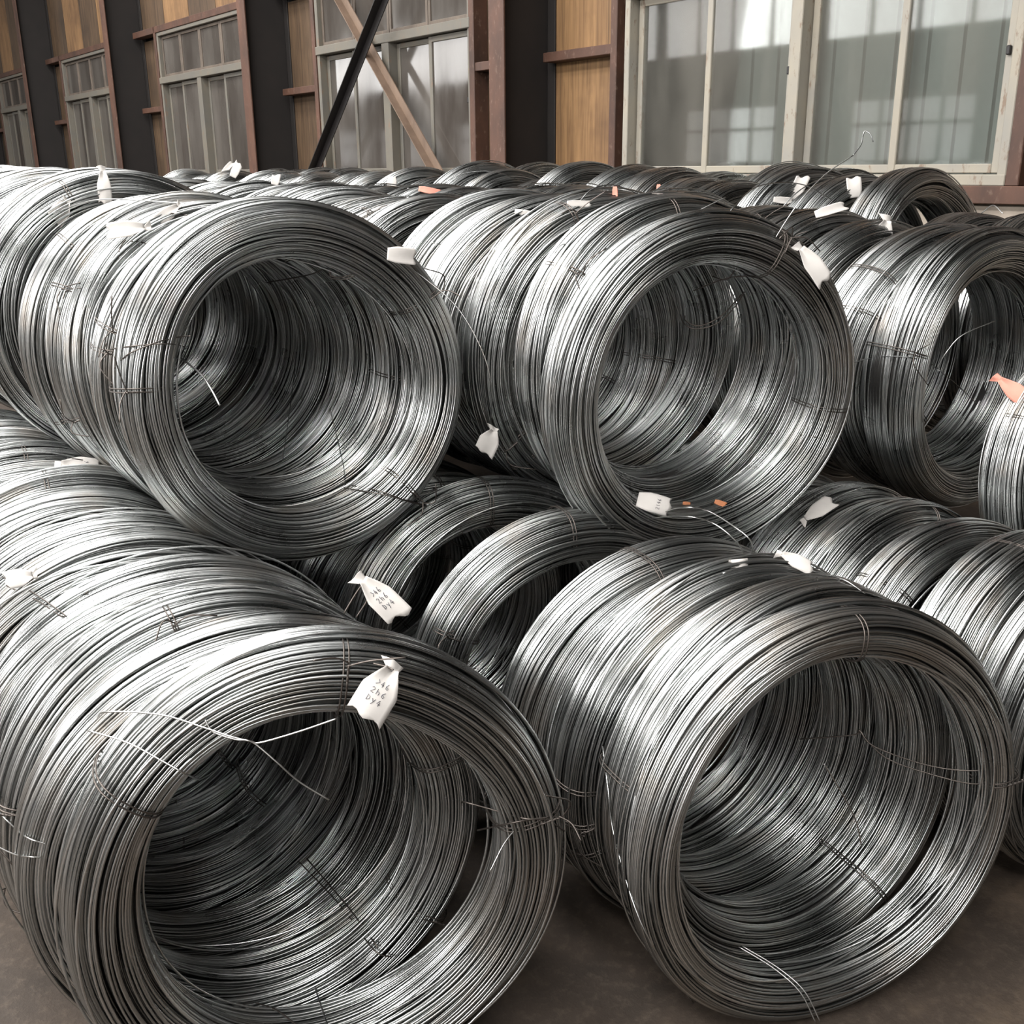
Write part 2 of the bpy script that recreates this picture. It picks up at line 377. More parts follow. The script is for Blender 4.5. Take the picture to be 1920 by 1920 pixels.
# ------------------------------------------------------------------ wire coils
WIRE = .0021
def section(a, b, p=2.7, n=720):
    ph = np.linspace(0, 2 * PI, n, endpoint=False)
    c, s = np.cos(ph), np.sin(ph)
    rho = a * np.sign(c) * np.abs(c) ** (2 / p); y = b * np.sign(s) * np.abs(s) ** (2 / p)
    d = np.hypot(np.roll(rho, -1) - rho, np.roll(y, -1) - y); L = np.concatenate([[0], np.cumsum(d)]); tot = L[-1]
    rr = np.append(rho, rho[0]); yy = np.append(y, y[0])
    def pos(s):
        s = np.mod(s, tot); return np.interp(s, L, rr), np.interp(s, L, yy)
    return pos, tot
def winding(name, seed, R=.36, Rin=.26, hw=.085, segs=100, sides=5):
    g = np.random.default_rng(seed)
    a, b, rc = (R - Rin) / 2, hw, (R + Rin) / 2
    pos, tot = section(a, b)
    th = np.linspace(0, 2 * PI, segs, endpoint=False)
    def wob(amp, ks, n):
        out = np.zeros((n, segs))
        for k in ks: out += (g.normal(size=n) * amp / k ** .8)[:, None] * np.sin(k * th[None] + g.uniform(0, 2 * PI, n)[:, None])
        return out
    def layer(depth, pitch, amp_s, amp_n):
        n = int(tot / pitch); s0 = np.arange(n) * tot / n
        grp = np.zeros(n, int); i = 0; k = 0
        while i < n:
            w = int(g.integers(4, 13)); grp[i:i + w] = k; i += w; k += 1
        gs = wob(amp_s, (1, 2, 3), k); gn = wob(amp_n, (1, 2, 3), k) + g.normal(size=k)[:, None] * amp_n * .6
        ds = gs[grp] + wob(.0011, (1, 2, 3, 5, 7), n); dn = gn[grp] + wob(.0007, (2, 3, 5, 8), n)
        cr = g.random(n) < .10
        ds[cr] += wob(.014, (1, 2), int(cr.sum())); dn[cr] += .0022
        s = s0[:, None] + ds
        r, y = pos(s); r2, y2 = pos(s + .002)
        tr, ty = r2 - r, y2 - y; ln = np.hypot(tr, ty) + 1e-9
        off = dn - depth
        return r + ty / ln * off, y - tr / ln * off, g.random(n)
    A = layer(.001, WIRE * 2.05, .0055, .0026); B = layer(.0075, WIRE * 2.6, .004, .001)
    ns = 5                                           # loose loops that stand off the bundle
    s = g.uniform(0, tot, ns)[:, None] + wob(.02, (1, 2), ns); r, y = pos(s); r2, y2 = pos(s + .002); tr, ty = r2 - r, y2 - y; ln = np.hypot(tr, ty) + 1e-9
    off = .004 + np.abs(wob(.005, (1, 2), ns)); C = (r + ty / ln * off, y - tr / ln * off, .6 + .4 * g.random(ns))
    rho = np.concatenate([A[0], B[0], C[0]]); y = np.concatenate([A[1], B[1], C[1]]); tone = np.concatenate([A[2], B[2] * .35, C[2]])  # under-layer toned darker, shade between the wires put into their colour
    rad = rc + rho + .004 * np.sin(2 * th + g.uniform(0, 6))[None] + .003 * np.sin(3 * th + g.uniform(0, 6))[None]
    y = y + .005 * np.sin(2 * th + g.uniform(0, 6))[None]
    n = len(rho); al = np.linspace(0, 2 * PI, sides, endpoint=False)
    rr = rad[:, :, None] + WIRE * np.cos(al)[None, None]; yy = y[:, :, None] + WIRE * np.sin(al)[None, None]
    X = rr * np.sin(th)[None, :, None]; Zc = rr * np.cos(th)[None, :, None]
    V = np.stack([X, yy, Zc], -1).reshape(-1, 3)
    i, j, k = np.meshgrid(np.arange(n), np.arange(segs), np.arange(sides), indexing='ij')
    j2, k2 = (j + 1) % segs, (k + 1) % sides
    idx = lambda i, j, k: (i * segs + j) * sides + k
    F = np.stack([idx(i, j, k), idx(i, j2, k), idx(i, j2, k2), idx(i, j, k2)], -1).reshape(-1, 4)
    T = np.repeat(tone, segs * sides); M0 = np.zeros(len(F), np.int32)
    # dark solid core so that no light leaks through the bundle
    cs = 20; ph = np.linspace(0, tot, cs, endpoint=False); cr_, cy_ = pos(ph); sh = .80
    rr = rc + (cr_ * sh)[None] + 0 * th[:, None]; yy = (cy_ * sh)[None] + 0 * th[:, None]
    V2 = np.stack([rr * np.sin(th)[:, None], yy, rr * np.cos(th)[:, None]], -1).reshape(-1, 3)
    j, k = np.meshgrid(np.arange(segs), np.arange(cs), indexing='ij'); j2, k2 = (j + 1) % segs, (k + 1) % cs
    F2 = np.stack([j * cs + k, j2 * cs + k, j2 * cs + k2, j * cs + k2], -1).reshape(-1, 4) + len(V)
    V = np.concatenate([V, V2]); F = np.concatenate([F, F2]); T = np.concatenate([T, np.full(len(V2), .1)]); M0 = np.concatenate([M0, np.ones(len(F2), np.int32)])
    me = bpy.data.meshes.new(name); me.vertices.add(len(V)); me.vertices.foreach_set('co', V.astype(np.float32).ravel())
    me.loops.add(F.size); me.loops.foreach_set('vertex_index', F.astype(np.int32).ravel())
    me.polygons.add(len(F)); me.polygons.foreach_set('loop_start', np.arange(0, F.size, 4, dtype=np.int32))
    me.polygons.foreach_set('use_smooth', np.ones(len(F), bool)); me.polygons.foreach_set('material_index', M0)
    me.update(calc_edges=True)
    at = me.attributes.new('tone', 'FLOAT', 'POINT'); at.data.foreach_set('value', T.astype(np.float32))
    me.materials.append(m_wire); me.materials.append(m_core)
    return me
VAR = {}
DIM = {.062: .26, .078: .26, .095: .26, .05: .29}
for i, hw in enumerate((.062, .062, .062, .078, .078, .078, .095, .095, .095)):
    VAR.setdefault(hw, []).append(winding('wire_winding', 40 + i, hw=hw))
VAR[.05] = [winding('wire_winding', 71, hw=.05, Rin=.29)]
def tie_mesh(hw, seed):
    g = random.Random(seed); pos, tot = section((.36 - DIM[hw]) / 2 + .004, hw + .004, 2.7); paths = []
    s0 = g.uniform(.0, tot)
    for q in (-1, 1):
        pts = []
        for i in range(40):
            s = i / 40 * tot; r, y = pos(s); an = q * .008 + .012 * math.sin(i / 40 * 2 * PI + seed) + .004 * q * math.sin(i / 13.)
            rad = (.36 + DIM[hw]) / 2 + float(r); pts.append((rad * math.sin(an), float(y), rad * math.cos(an)))
        paths.append(pts)
    me = tubes_mesh('tie_wire', paths, .0013, 5, True)
    me.materials.append(m_tie); return me
def knot_mesh(hw, seed):
    """twisted end of a tie standing off the front or outside of the bundle"""
    g = random.Random(seed); paths = []
    r0, y0 = .36, -hw - .006
    for q in (0, 1):
        c = []
        for i in range(9): c.append((r0 - .012 + i * .004 - .03 + .002 * math.cos(i * 1.6 + q * PI), y0 - .004 + .002 * math.sin(i * 1.6 + q * PI)))
        pts = [(0 + .012 * 0, y, r) for (r, y) in c]
        e = pts[-1]; dx = (g.uniform(.02, .07)) * (1 if q else -1)
        pts += [(dx * .4, e[1] - .012, e[2] + .012), (dx, e[1] - .02 - g.uniform(0, .02), e[2] + g.uniform(-.03, .03))]
        paths.append(spline(pts, 4))
    me = tubes_mesh('tie_end', paths, .0013, 5); me.materials.append(m_tie); return me
TIES = {hw: [tie_mesh(hw, s) for s in (1, 4)] for hw in VAR}
KNOT = {hw: [knot_mesh(hw, s) for s in (2, 5, 9)] for hw in VAR}

rng = random.Random(11); rngt = random.Random(5)
COILS = {}
ORD = ['first', 'second', 'third', 'fourth', 'fifth', 'sixth', 'seventh', 'eighth', 'ninth', 'tenth', 'eleventh', 'twelfth', 'thirteenth', 'fourteenth', 'fifteenth', 'sixteenth', 'seventeenth', 'eighteenth', 'nineteenth', 'twentieth']
def ordinal(i):
    if i < 20: return ORD[i]
    tens = {2: 'twenty', 3: 'thirty', 4: 'forty', 5: 'fifty'}[(i + 1) // 10]; r = (i + 1) % 10
    return {'twenty': 'twentieth', 'thirty': 'thirtieth', 'forty': 'fortieth', 'fifty': 'fiftieth'}[tens] if r == 0 else tens + '-' + ORD[r - 1]
def coil(row, n, d, z, yaw=10., tilt=0., roll=None, R=.36, hw=.078, var=None, label=None, ties=()):
    k = COILS.setdefault(row, []); i = len(k)
    o = empty('wire_coil')
    roll = rng.uniform(0, 360) if roll is None else roll
    rot = Matrix.Rotation(ROW - R_(yaw), 4, 'Z') @ Matrix.Rotation(R_(tilt), 4, 'X') @ Matrix.Rotation(R_(roll), 4, 'Y')
    s = R / .36
    o.matrix_world = Matrix.Translation(to_world(n, d, z)) @ rot @ Matrix.Diagonal((s, s if s > 1 else 1, s, 1))
    v = VAR[hw]; me = v[(var if var is not None else rng.randrange(99)) % len(v)]
    obj('wire_winding', me, None, o)
    for q, (ang, knot) in enumerate(ties):
        t = obj('tie_wire', TIES[hw][q % 2], None, o); t.rotation_euler = (0, R_(ang - roll), 0)
        if knot is not None:
            e = obj('tie_end', KNOT[hw][knot % 3], None, o); e.rotation_euler = (0, R_(ang - roll), 0)
    tag(o, label or ('silvery wire coil, %s from the front of %s' % (ordinal(i), ROWNAME[row])), 'wire coil', 'wire coils in ' + ROWNAME[row])
    o['roll'] = roll
    k.append(o); return o
ROWNAME = {'V': 'the sunken group by the wall', 'F': 'the gap at the right edge', 'A': 'the lower left row on the floor', 'B': 'the lower middle row on the floor', 'C': 'the lower right row on the floor', 'D': 'the lower row behind the right one', 'U1': 'the upper left row', 'U2': 'the upper middle row', 'U3': 'the upper right row', 'U4': 'the upper row second from the wall', 'U5': 'the upper row along the back wall'}
def rnd_ties(p=.8):
    out = []
    for q in range(3):
        if rngt.random() < p: out.append((rngt.uniform(-150, 150), rngt.randrange(3) if rngt.random() < .5 else None))
    return out
# lower left row
coil('A', .585, 1.265, .378, 20, -3, 0, R=.378, hw=.062, var=0, ties=[(-52, None), (80, 0), (8, 1)], label='largest foremost wire coil at lower left, tagged on its upper rim')
d = 1.43
for i in range(12):
    coil('A', .56 + rng.uniform(-.015, .015), d, .368 + rng.uniform(-.004, .004), rng.uniform(9, 15), rng.uniform(-4, 3), None, R=rng.uniform(.362, .372), hw=(.078, .062, .095)[i % 3], ties=rnd_ties()); d += (.15, .165, .18)[i % 3] + rng.uniform(0, .02)
# lower middle row
coil('B', 1.325, .895, .363, 19, -3, 0, R=.363, hw=.05, var=0, ties=[(3, None), (85, 1)], label='foremost coil of the lower middle row, bound by two tie wires at the top')
for i, (dd, hw, yw) in enumerate(((1.02, .078, 12), (1.165, .062, 13), (1.31, .078, 11), (1.59, .062, 12), (1.87, .062, 13), (2.06, .078, 10), (2.22, .078, 9), (2.40, .078, 12), (2.58, .078, 9))):
    coil('B', (1.38 if i < 3 else 1.35 if i < 5 else 1.31) + rng.uniform(-.012, .012), dd, .36 if i < 5 else .35, yw, rng.uniform(-3, 2), None, R=.36 if i < 5 else .35, hw=hw, ties=rnd_ties())
# lower right row
d = .50
for i in range(11):
    coil('C', 2.09 + rng.uniform(-.015, .015), d, .33, rng.uniform(8, 14), rng.uniform(-3, 3), None, R=.33, hw=(.062, .078)[i % 2], ties=rnd_ties()); d += rng.uniform(.145, .18)
# upper rows
coil('U1', .94, 1.98, .975, 8, -5, 0, hw=.078, var=2, ties=[(60, 0), (-85, 1), (140, 2)], label='foremost coil of the upper left row, its wide dark opening facing the camera')
d = 2.16
for i in range(4):
    coil('U1', .95 + rng.uniform(-.015, .015), d, .98 + rng.uniform(-.01, .01), rng.uniform(5, 10), rng.uniform(-4, 2), None, hw=(.078, .095)[i % 2], ties=rnd_ties()); d += .175
d += .03
for i in range(16):
    coil('U1', .90 + rng.uniform(-.03, .03), d, 1.035 + rng.uniform(-.02, .02), rng.uniform(2, 10), rng.uniform(-4, 3), None, R=.37, hw=(.078, .095)[i % 2], ties=rnd_ties(.5) if i < 4 else ()); d += rng.uniform(.17, .22)
coil('U2', 1.655, 1.525, .945, 17, 1, 0, hw=.062, var=0, ties=[(25, 2), (100, None)], label='foremost coil of the upper middle row, dark wire ends hanging in its opening')
d = 1.68
for i in range(36):
    coil('U2', 1.68 + rng.uniform(-.03, .03), d, .965 + (rng.uniform(-.015, .02) if i < 6 else rng.uniform(-.03, .045)), rng.uniform(6, 14), rng.uniform(-4, 3), None, R=.36 if i < 6 else rng.uniform(.345, .375), hw=(.078, .062, .095)[i % 3], ties=rnd_ties(.6) if i < 6 else ()); d += rng.uniform(.16, .21) + (.12 if i in (3, 9, 17, 25) else 0)
coil('U3', 2.62, 1.465, .88, 6, 0, 0, hw=.078, var=2, ties=[(-75, 0)], label='foremost coil of the upper right row, cut by the right edge of the photo')
coil('F', 2.62, 1.12, .68, 9, -3, 0, R=.33, hw=.078, var=1, ties=[(-60, 1)], label='sagging smaller coil at the right edge, in front of the upper right row')
d = 1.595
for i in range(36):
    coil('U3', 2.585 + rng.uniform(-.015, .015), d, min(.885 + .012 * i, .96) + rng.uniform(-.01, .02), rng.uniform(4, 9), rng.uniform(-4, 3), None, hw=(.078, .062, .095)[i % 3], ties=rnd_ties(.6) if i < 4 else ()); d += rng.uniform(.16, .21) + (.1 if i in (5, 13, 22) else 0)
for dd in (1.5, 1.72, 1.95):
    coil('V', 3.36 + rng.uniform(-.03, .03), dd, .885 + rng.uniform(-.02, .02), rng.uniform(2, 10), rng.uniform(-4, 4), None, hw=.095)
d = 2.15
for i in range(30):
    coil('U4', 3.36 + rng.uniform(-.04, .04), d, 1.0 + rng.uniform(-.05, .05), rng.uniform(0, 12), rng.uniform(-6, 6), None, R=rng.uniform(.345, .38), hw=(.078, .095)[i % 2]); d += rng.uniform(.18, .25) + (.12 if i in (2, 9, 17) else 0)
d = 3.0
for i in range(26):
    coil('U5', 4.10 + rng.uniform(-.04, .04), d, 1.0 + rng.uniform(-.06, .06), rng.uniform(0, 12), rng.uniform(-6, 6), None, R=rng.uniform(.345, .38), hw=(.078, .095)[i % 2]); d += rng.uniform(.2, .28)

# ------------------------------------------------------------------ paper tags and loose wire ends, in the frame of the coil that carries them
#DATA0
TAGS = [
('A',0,[0.1063,-0.0702,0.328],[-0.6417,-0.4459,-0.6241],[-0.0402,-0.793,0.6079],0.0532,0.0722,'twist',0,3),
('A',0,[0.0875,0.0192,0.4285],[0.6001,-0.4941,-0.6291],[-0.0829,-0.8206,0.5655],0.0378,0.0724,'twist',0,3),
('U2',2,[-0.2017,-0.0704,-0.2918],[-0.0427,-0.1936,-0.9802],[-0.4022,-0.8947,0.1942],0.0485,0.0546,'twist',0,0),
('U2',0,[-0.1673,-0.053,-0.2098],[0.8775,-0.4114,-0.2466],[-0.2766,-0.8541,0.4405],0.0406,0.07,'flat',0,1),
('B',2,[-0.1094,-0.0074,-0.3536],[0.3432,-0.3348,0.8776],[0.3296,-0.832,-0.4463],0.0347,0.0501,'roll',0,0),
('B',2,[-0.1943,-0.0126,-0.3231],[-0.5166,-0.6671,0.5368],[0.2033,-0.7046,-0.6799],0.0274,0.0587,'twist',0,0),
('C',6,[-0.2926,-0.0417,0.2056],[0.4574,-0.1886,0.869],[-0.7681,-0.5886,0.2522],0.0374,0.0822,'twist',0,0),
('A',8,[-0.3386,-0.0279,-0.1183],[-0.3134,-0.0524,0.9482],[-0.4544,-0.8685,-0.1982],0.0466,0.088,'twist',0,1),
('A',7,[-0.0222,-0.0822,-0.3374],[0.1775,-0.2384,0.9548],[-0.01,-0.9706,-0.2405],0.0168,0.0527,'flat',0,0),
('A',4,[0.3142,-0.0509,-0.1927],[0.8099,0.0481,0.5847],[0.3707,-0.8144,-0.4465],0.0349,0.0446,'twist',0,0),
('U1',2,[-0.0957,-0.0959,0.3395],[-0.9391,0.2772,0.2031],[-0.1855,-0.9065,0.3792],0.0359,0.0741,'twist',0,0),
('U1',2,[-0.0071,-0.0699,0.3587],[-0.9596,0.0469,-0.2776],[-0.1556,-0.9101,0.3841],0.0276,0.0528,'twist',0,0),
('U1',5,[0.3009,-0.079,-0.0962],[-0.1244,-0.0371,0.9915],[0.2181,-0.9759,-0.0092],0.0426,0.0532,'twist',0,0),
('U1',5,[0.2903,-0.0605,-0.2148],[-0.6312,-0.3233,0.705],[0.3671,-0.9252,-0.0957],0.0325,0.0811,'twist',0,0),
('U1',0,[0.1815,-0.0964,0.2536],[0.9256,-0.3469,-0.1512],[-0.337,-0.9374,0.0875],0.0324,0.0561,'flat',0,0),
('U3',2,[-0.3538,-0.0446,-0.0715],[0.9949,0.0253,-0.0973],[-0.0407,-0.7836,-0.6199],0.0575,0.0862,'twist',0,0),
('U2',0,[0.1718,-0.0694,0.2917],[0.4057,-0.5499,-0.73],[-0.3579,-0.8305,0.4268],0.0372,0.0832,'twist',0,0),
('U4',2,[-0.0226,-0.0668,0.2774],[0.7279,-0.1787,0.662],[-0.4342,-0.8674,0.2432],0.0472,0.0865,'flat',0,0),
('U4',2,[-0.1122,-0.0819,0.3157],[0.7648,-0.4597,-0.4513],[-0.3858,-0.8879,0.2506],0.0232,0.0697,'flat',0,0),
('U4',1,[0.011,-0.1065,-0.3062],[-0.2325,0.1048,-0.9669],[0.5221,-0.8253,-0.215],0.0479,0.0663,'flat',0,0),
('U3',3,[-0.3518,-0.0569,0.0651],[0.0092,-0.5122,0.8588],[-0.5971,-0.6917,-0.4062],0.0269,0.0836,'flat',0,0),
('U2',2,[-0.188,-0.0182,0.3232],[0.3154,-0.3752,-0.8716],[-0.5646,-0.8124,0.1454],0.0121,0.0291,'flat',1,0),
('U4',5,[0.2975,-0.1012,-0.1541],[-0.3376,-0.2673,0.9025],[0.6936,-0.7188,0.0465],0.0175,0.035,'flat',1,0),
('U3',13,[0.0088,-0.0422,0.3708],[0.7269,-0.4922,-0.4789],[-0.2275,-0.8306,0.5083],0.0265,0.084,'flat',1,0),
('F',0,[-0.2894,0.079,0.266],[0.2401,-0.7676,-0.5942],[-0.8454,-0.4291,0.3181],0.0426,0.0977,'twist',1,0),
('U4',25,[0.3237,-0.1128,0.0661],[0.7887,0.2042,-0.5799],[0.4226,-0.8694,0.256],0.0633,0.1187,'flat',0,0),
('U4',25,[0.3435,0.0618,0.0809],[0.6475,0.0779,-0.7581],[0.4169,-0.8701,0.263],0.0402,0.1126,'flat',0,0),
('U2',11,[0.3289,-0.0605,0.1244],[0.9524,0.2726,0.1362],[0.2286,-0.9347,0.2723],0.031,0.0387,'flat',0,0),
('U4',14,[-0.3427,-0.0687,0.1048],[0.54,-0.3536,-0.7637],[-0.5179,-0.8549,0.0296],0.0531,0.0708,'flat',0,0),
('U2',2,[-0.2816,-0.0263,0.229],[0.8079,-0.3834,0.4476],[-0.391,-0.9169,-0.0798],0.0143,0.0523,'flat',0,0),
('U2',3,[0.1602,-0.0783,-0.3064],[-0.8596,-0.4983,0.1133],[0.4479,-0.8414,-0.3024],0.0125,0.035,'flat',0,0),
('U2',0,[-0.0206,0.0131,-0.2573],[0.8866,-0.4407,-0.1401],[-0.3396,-0.8262,0.4494],0.0107,0.0179,'flat',2,0),
('U2',0,[0.0396,-0.0211,-0.2486],[0.813,-0.5088,-0.2831],[-0.3551,-0.8186,0.4515],0.0118,0.026,'flat',2,0),
]
LOOSE = [
('A',0,'b',[[-0.2811,0.0515,0.2663],[-0.2575,-0.0427,0.3153],[-0.1923,-0.0729,0.3147],[-0.1388,-0.1121,0.3057],[-0.1112,-0.1324,0.2998],[-0.0866,-0.1418,0.2928],[-0.0741,-0.146,0.2912],[-0.0292,-0.1653,0.3073],[0.0153,-0.1837,0.3257]]),
('A',0,'b',[[-0.1378,-0.1097,0.3153],[-0.1297,-0.118,0.3019],[-0.1052,-0.1353,0.2958],[-0.0915,-0.1417,0.2951],[-0.0806,-0.1447,0.2888],[-0.0576,-0.158,0.2666],[-0.0344,-0.1671,0.2413],[-0.0002,-0.1795,0.2155]]),
('A',0,'b',[[-0.2851,-0.0227,0.2843],[-0.2346,-0.0697,0.2811],[-0.191,-0.1035,0.2628],[-0.1672,-0.1104,0.2457],[-0.1545,-0.0535,0.2054]]),
('A',0,'d',[[0.2205,0.0371,0.0468],[0.2154,-0.0056,0.0726],[0.2562,-0.0297,0.0639],[0.2885,-0.072,0.0685],[0.3218,-0.0701,0.0581],[0.3583,-0.0436,0.017]]),
('A',0,'d',[[0.2329,-0.0049,0.0209],[0.2685,-0.0708,0.0649],[0.3005,-0.0726,0.0655],[0.3213,-0.0719,0.0636]]),
('A',0,'b',[[0.3264,-0.0565,0.0545],[0.3027,-0.0527,0.0536],[0.2719,-0.0355,0.0995],[0.2394,-0.0248,0.1391]]),
('A',0,'b',[[0.328,-0.0587,0.0484],[0.2988,-0.0517,0.0529],[0.2599,-0.07,0.0381],[0.2273,-0.0903,0.0051]]),
('B',0,'d',[[0.0655,0.1797,0.043],[0.1241,0.1058,0.0764],[0.1299,0.0965,0.0881],[0.1459,0.074,0.0652],[0.2183,0.0225,0.0415],[0.2791,-0.0234,0.0433],[0.3273,-0.0307,0.0529]]),
('B',0,'d',[[0.1297,0.096,0.0863],[0.1617,0.0637,0.0468],[0.2168,0.0191,0.0282],[0.2768,-0.0289,0.0214],[0.3295,-0.037,0.0335]]),
('B',0,'b',[[-0.0706,-0.0863,0.1564],[-0.0317,-0.0842,0.0945],[0.0007,-0.0785,0.0376],[0.0162,-0.0757,-0.0106]]),
('B',0,'b',[[-0.1584,-0.0071,-0.2041],[-0.1171,-0.0482,-0.2259],[-0.0897,-0.0857,-0.2508],[-0.0754,-0.113,-0.2925]]),
('B',0,'b',[[-0.1524,-0.0088,-0.2033],[-0.1103,-0.0501,-0.2252],[-0.0829,-0.0874,-0.2493],[-0.0686,-0.1147,-0.291]]),
('U1',0,'B',[[-0.2361,-0.0288,0.0826],[-0.2145,-0.0956,0.0526],[-0.2083,-0.141,0.0277],[-0.2033,-0.1751,-0.0013]]),
('U1',1,'d',[[-0.3319,-0.0704,-0.0953],[-0.3386,-0.2246,-0.0663],[-0.3127,-0.2521,-0.0451],[-0.2782,-0.2508,-0.028],[-0.2236,-0.1423,-0.0264]]),
('U1',0,'d',[[-0.3452,0.038,0.066],[-0.3372,-0.0554,0.0932],[-0.3149,-0.0844,0.1065],[-0.2785,-0.0902,0.1173],[-0.2393,-0.0666,0.1209],[-0.2306,-0.1279,0.1248]]),
('U1',0,'d',[[0.0147,0.1956,0.207],[0.0725,0.0745,0.22],[0.0991,0.04,0.2314],[0.1062,0.0315,0.2146],[0.1299,0.0067,0.2132],[0.1602,-0.0165,0.2308],[0.1796,-0.0188,0.2599],[0.1796,-0.0019,0.2787]]),
('U1',0,'d',[[0.1057,0.0342,0.2233],[0.1055,0.0307,0.2103],[0.1311,0.0048,0.2088],[0.1657,-0.0201,0.2283],[0.1857,-0.0216,0.2617]]),
('U1',0,'g',[[0.1558,0.4832,0.0286],[0.1366,0.4562,-0.0212],[0.1134,0.4203,-0.069],[0.0327,0.301,-0.234]]),
('U1',0,'g',[[0.1412,0.2253,-0.0857],[0.1292,0.1569,-0.1447],[0.1118,0.0793,-0.2049],[0.0944,0.0315,-0.2426]]),
('U1',0,'d',[[0.0857,0.0152,-0.2326],[0.122,-0.0639,-0.2351],[0.1715,-0.0882,-0.2513],[0.2514,-0.0434,-0.2875]]),
('U1',0,'d',[[0.105,0.0172,-0.2299],[0.1372,-0.0714,-0.2338],[0.1933,-0.0787,-0.2623],[0.2562,-0.032,-0.2928]]),
('U1',0,'g',[[0.2116,-0.088,0.2378],[0.2564,-0.1135,0.1981],[0.2906,-0.1836,0.1383],[0.3145,-0.2318,0.0536],[0.3232,-0.2455,-0.021],[0.3294,-0.2211,-0.0895]]),
('U2',0,'d',[[0.0157,0.1304,0.1405],[0.0152,0.1134,0.1242],[0.0339,0.0913,0.1137],[0.0738,0.0705,0.1273],[0.1139,0.0683,0.1612],[0.1372,0.071,0.1919]]),
('U2',0,'d',[[0.0243,0.1265,0.1382],[0.0201,0.1132,0.1287],[0.0424,0.0907,0.1203],[0.0809,0.0727,0.1404],[0.1175,0.0714,0.1733],[0.13,0.0717,0.1864]]),
('U2',0,'d',[[0.0655,0.0905,0.2258],[0.0831,0.0599,0.2216],[0.1053,0.0504,0.2485],[0.1455,0.0444,0.272],[0.189,0.0308,0.2784],[0.2078,0.0416,0.2958]]),
('U2',0,'d',[[0.0395,0.1216,0.1926],[0.0888,0.0695,0.2225],[0.1466,0.0406,0.2322],[0.1813,0.0265,0.2591],[0.2069,0.0392,0.2882]]),
('U2',1,'d',[[0.1101,-0.0762,-0.3025],[0.1004,-0.1871,-0.253],[0.1402,-0.2166,-0.2873],[0.2757,-0.0793,-0.4842]]),
('U2',0,'d',[[0.2358,-0.037,-0.1113],[0.2761,-0.0598,-0.1179],[0.3973,0.0202,-0.1623]]),
('U2',0,'b',[[0.1163,-0.0636,0.3171],[0.1512,-0.0527,0.3572],[0.1866,-0.0506,0.398],[0.2449,-0.0346,0.4383],[0.307,-0.0332,0.4731]]),
('U2',0,'g',[[0.307,-0.0332,0.4731],[0.3305,-0.0233,0.4928],[0.3435,-0.0103,0.5105],[0.3488,-0.0087,0.5199],[0.3516,-0.0234,0.5135],[0.355,-0.03,0.499]]),
('U3',0,'g',[[-0.5349,-0.0641,0.0818],[-0.3404,0.0478,0.0593],[-0.3542,-0.0272,0.0767],[-0.3318,-0.0793,0.0769],[-0.1718,-0.0046,0.037],[-0.2744,-0.102,0.0488],[-0.2176,-0.1139,0.0107],[-0.1369,-0.1228,-0.0463]]),
('U3',0,'b',[[-0.2826,-0.1078,0.0531],[-0.2738,-0.1224,0.0928],[-0.2432,-0.1378,0.1327],[-0.1635,-0.1622,0.162]]),
('B',2,'b',[[-0.1791,0.3709,-0.304],[-0.0389,0.0187,-0.4828],[-0.0645,-0.0156,-0.4759],[-0.0915,-0.0521,-0.4399],[-0.1042,-0.0705,-0.4081],[-0.2353,0.1755,-0.2155]]),
('B',2,'b',[[-0.1431,0.3623,-0.3077],[-0.0329,0.0148,-0.4698],[-0.0639,-0.0249,-0.4548],[-0.0889,-0.0534,-0.4097],[-0.2222,0.1641,-0.2297]]),
('B',2,'b',[[-0.0596,-0.0283,-0.3557],[-0.1087,-0.0297,-0.3464],[-0.1669,-0.0391,-0.3212],[-0.2336,-0.0352,-0.2779],[-0.2215,-0.1408,-0.305],[-0.2317,-0.1807,-0.286]]),
('A',1,'b',[[0.3708,0.0931,0.1246],[0.3444,0.0647,0.1277],[0.3431,-0.0645,0.0689],[0.3132,-0.0803,0.0634]]),
('A',1,'b',[[0.3576,0.0329,0.1487],[0.3388,-0.0365,0.1148],[0.3281,-0.0825,0.0853],[0.3044,-0.0691,0.0885]]),
('A',5,'d',[[-0.1939,-0.0855,0.294],[-0.1425,-0.2386,0.309],[-0.0983,-0.3708,0.3116],[-0.0918,-0.3885,0.3093]]),
('A',4,'d',[[0.3419,-0.0258,-0.1508],[0.2933,-0.0777,-0.1624],[0.2715,-0.2122,-0.1992],[0.2473,-0.0829,-0.1703],[0.2471,-0.18,-0.2429]]),
('B',6,'b',[[0.0802,-0.0203,-0.2359],[0.0441,-0.026,-0.2474],[-0.0149,-0.0342,-0.2704],[-0.0509,-0.0251,-0.2811]]),
('B',2,'b',[[0.2632,-0.0685,-0.1843],[0.3005,-0.1382,-0.158],[0.3238,-0.1677,-0.101],[0.3611,-0.2704,-0.0429],[0.3552,-0.299,0.0534],[0.2926,-0.2094,0.2857]]),
('A',5,'d',[[0.0551,-0.08,-0.2648],[0.0511,-0.2198,-0.2816],[0.0159,-0.3494,-0.3079]]),
('A',3,'d',[[-0.2618,-0.1408,0.041],[-0.2869,-0.295,0.0158],[-0.2964,-0.4216,0.0016],[-0.3272,-0.4347,-0.0058]]),
('A',2,'d',[[-0.1849,0.0135,0.1641],[-0.2134,-0.1428,0.1663],[-0.2297,-0.2536,0.1722]]),
('A',1,'g',[[-0.1836,-0.0695,0.2007],[-0.1775,-0.137,0.1935],[-0.1745,-0.1781,0.1898]]),
('A',1,'d',[[-0.1036,-0.0653,0.2513],[-0.1186,-0.1128,0.2249],[-0.1364,-0.164,0.2088]]),
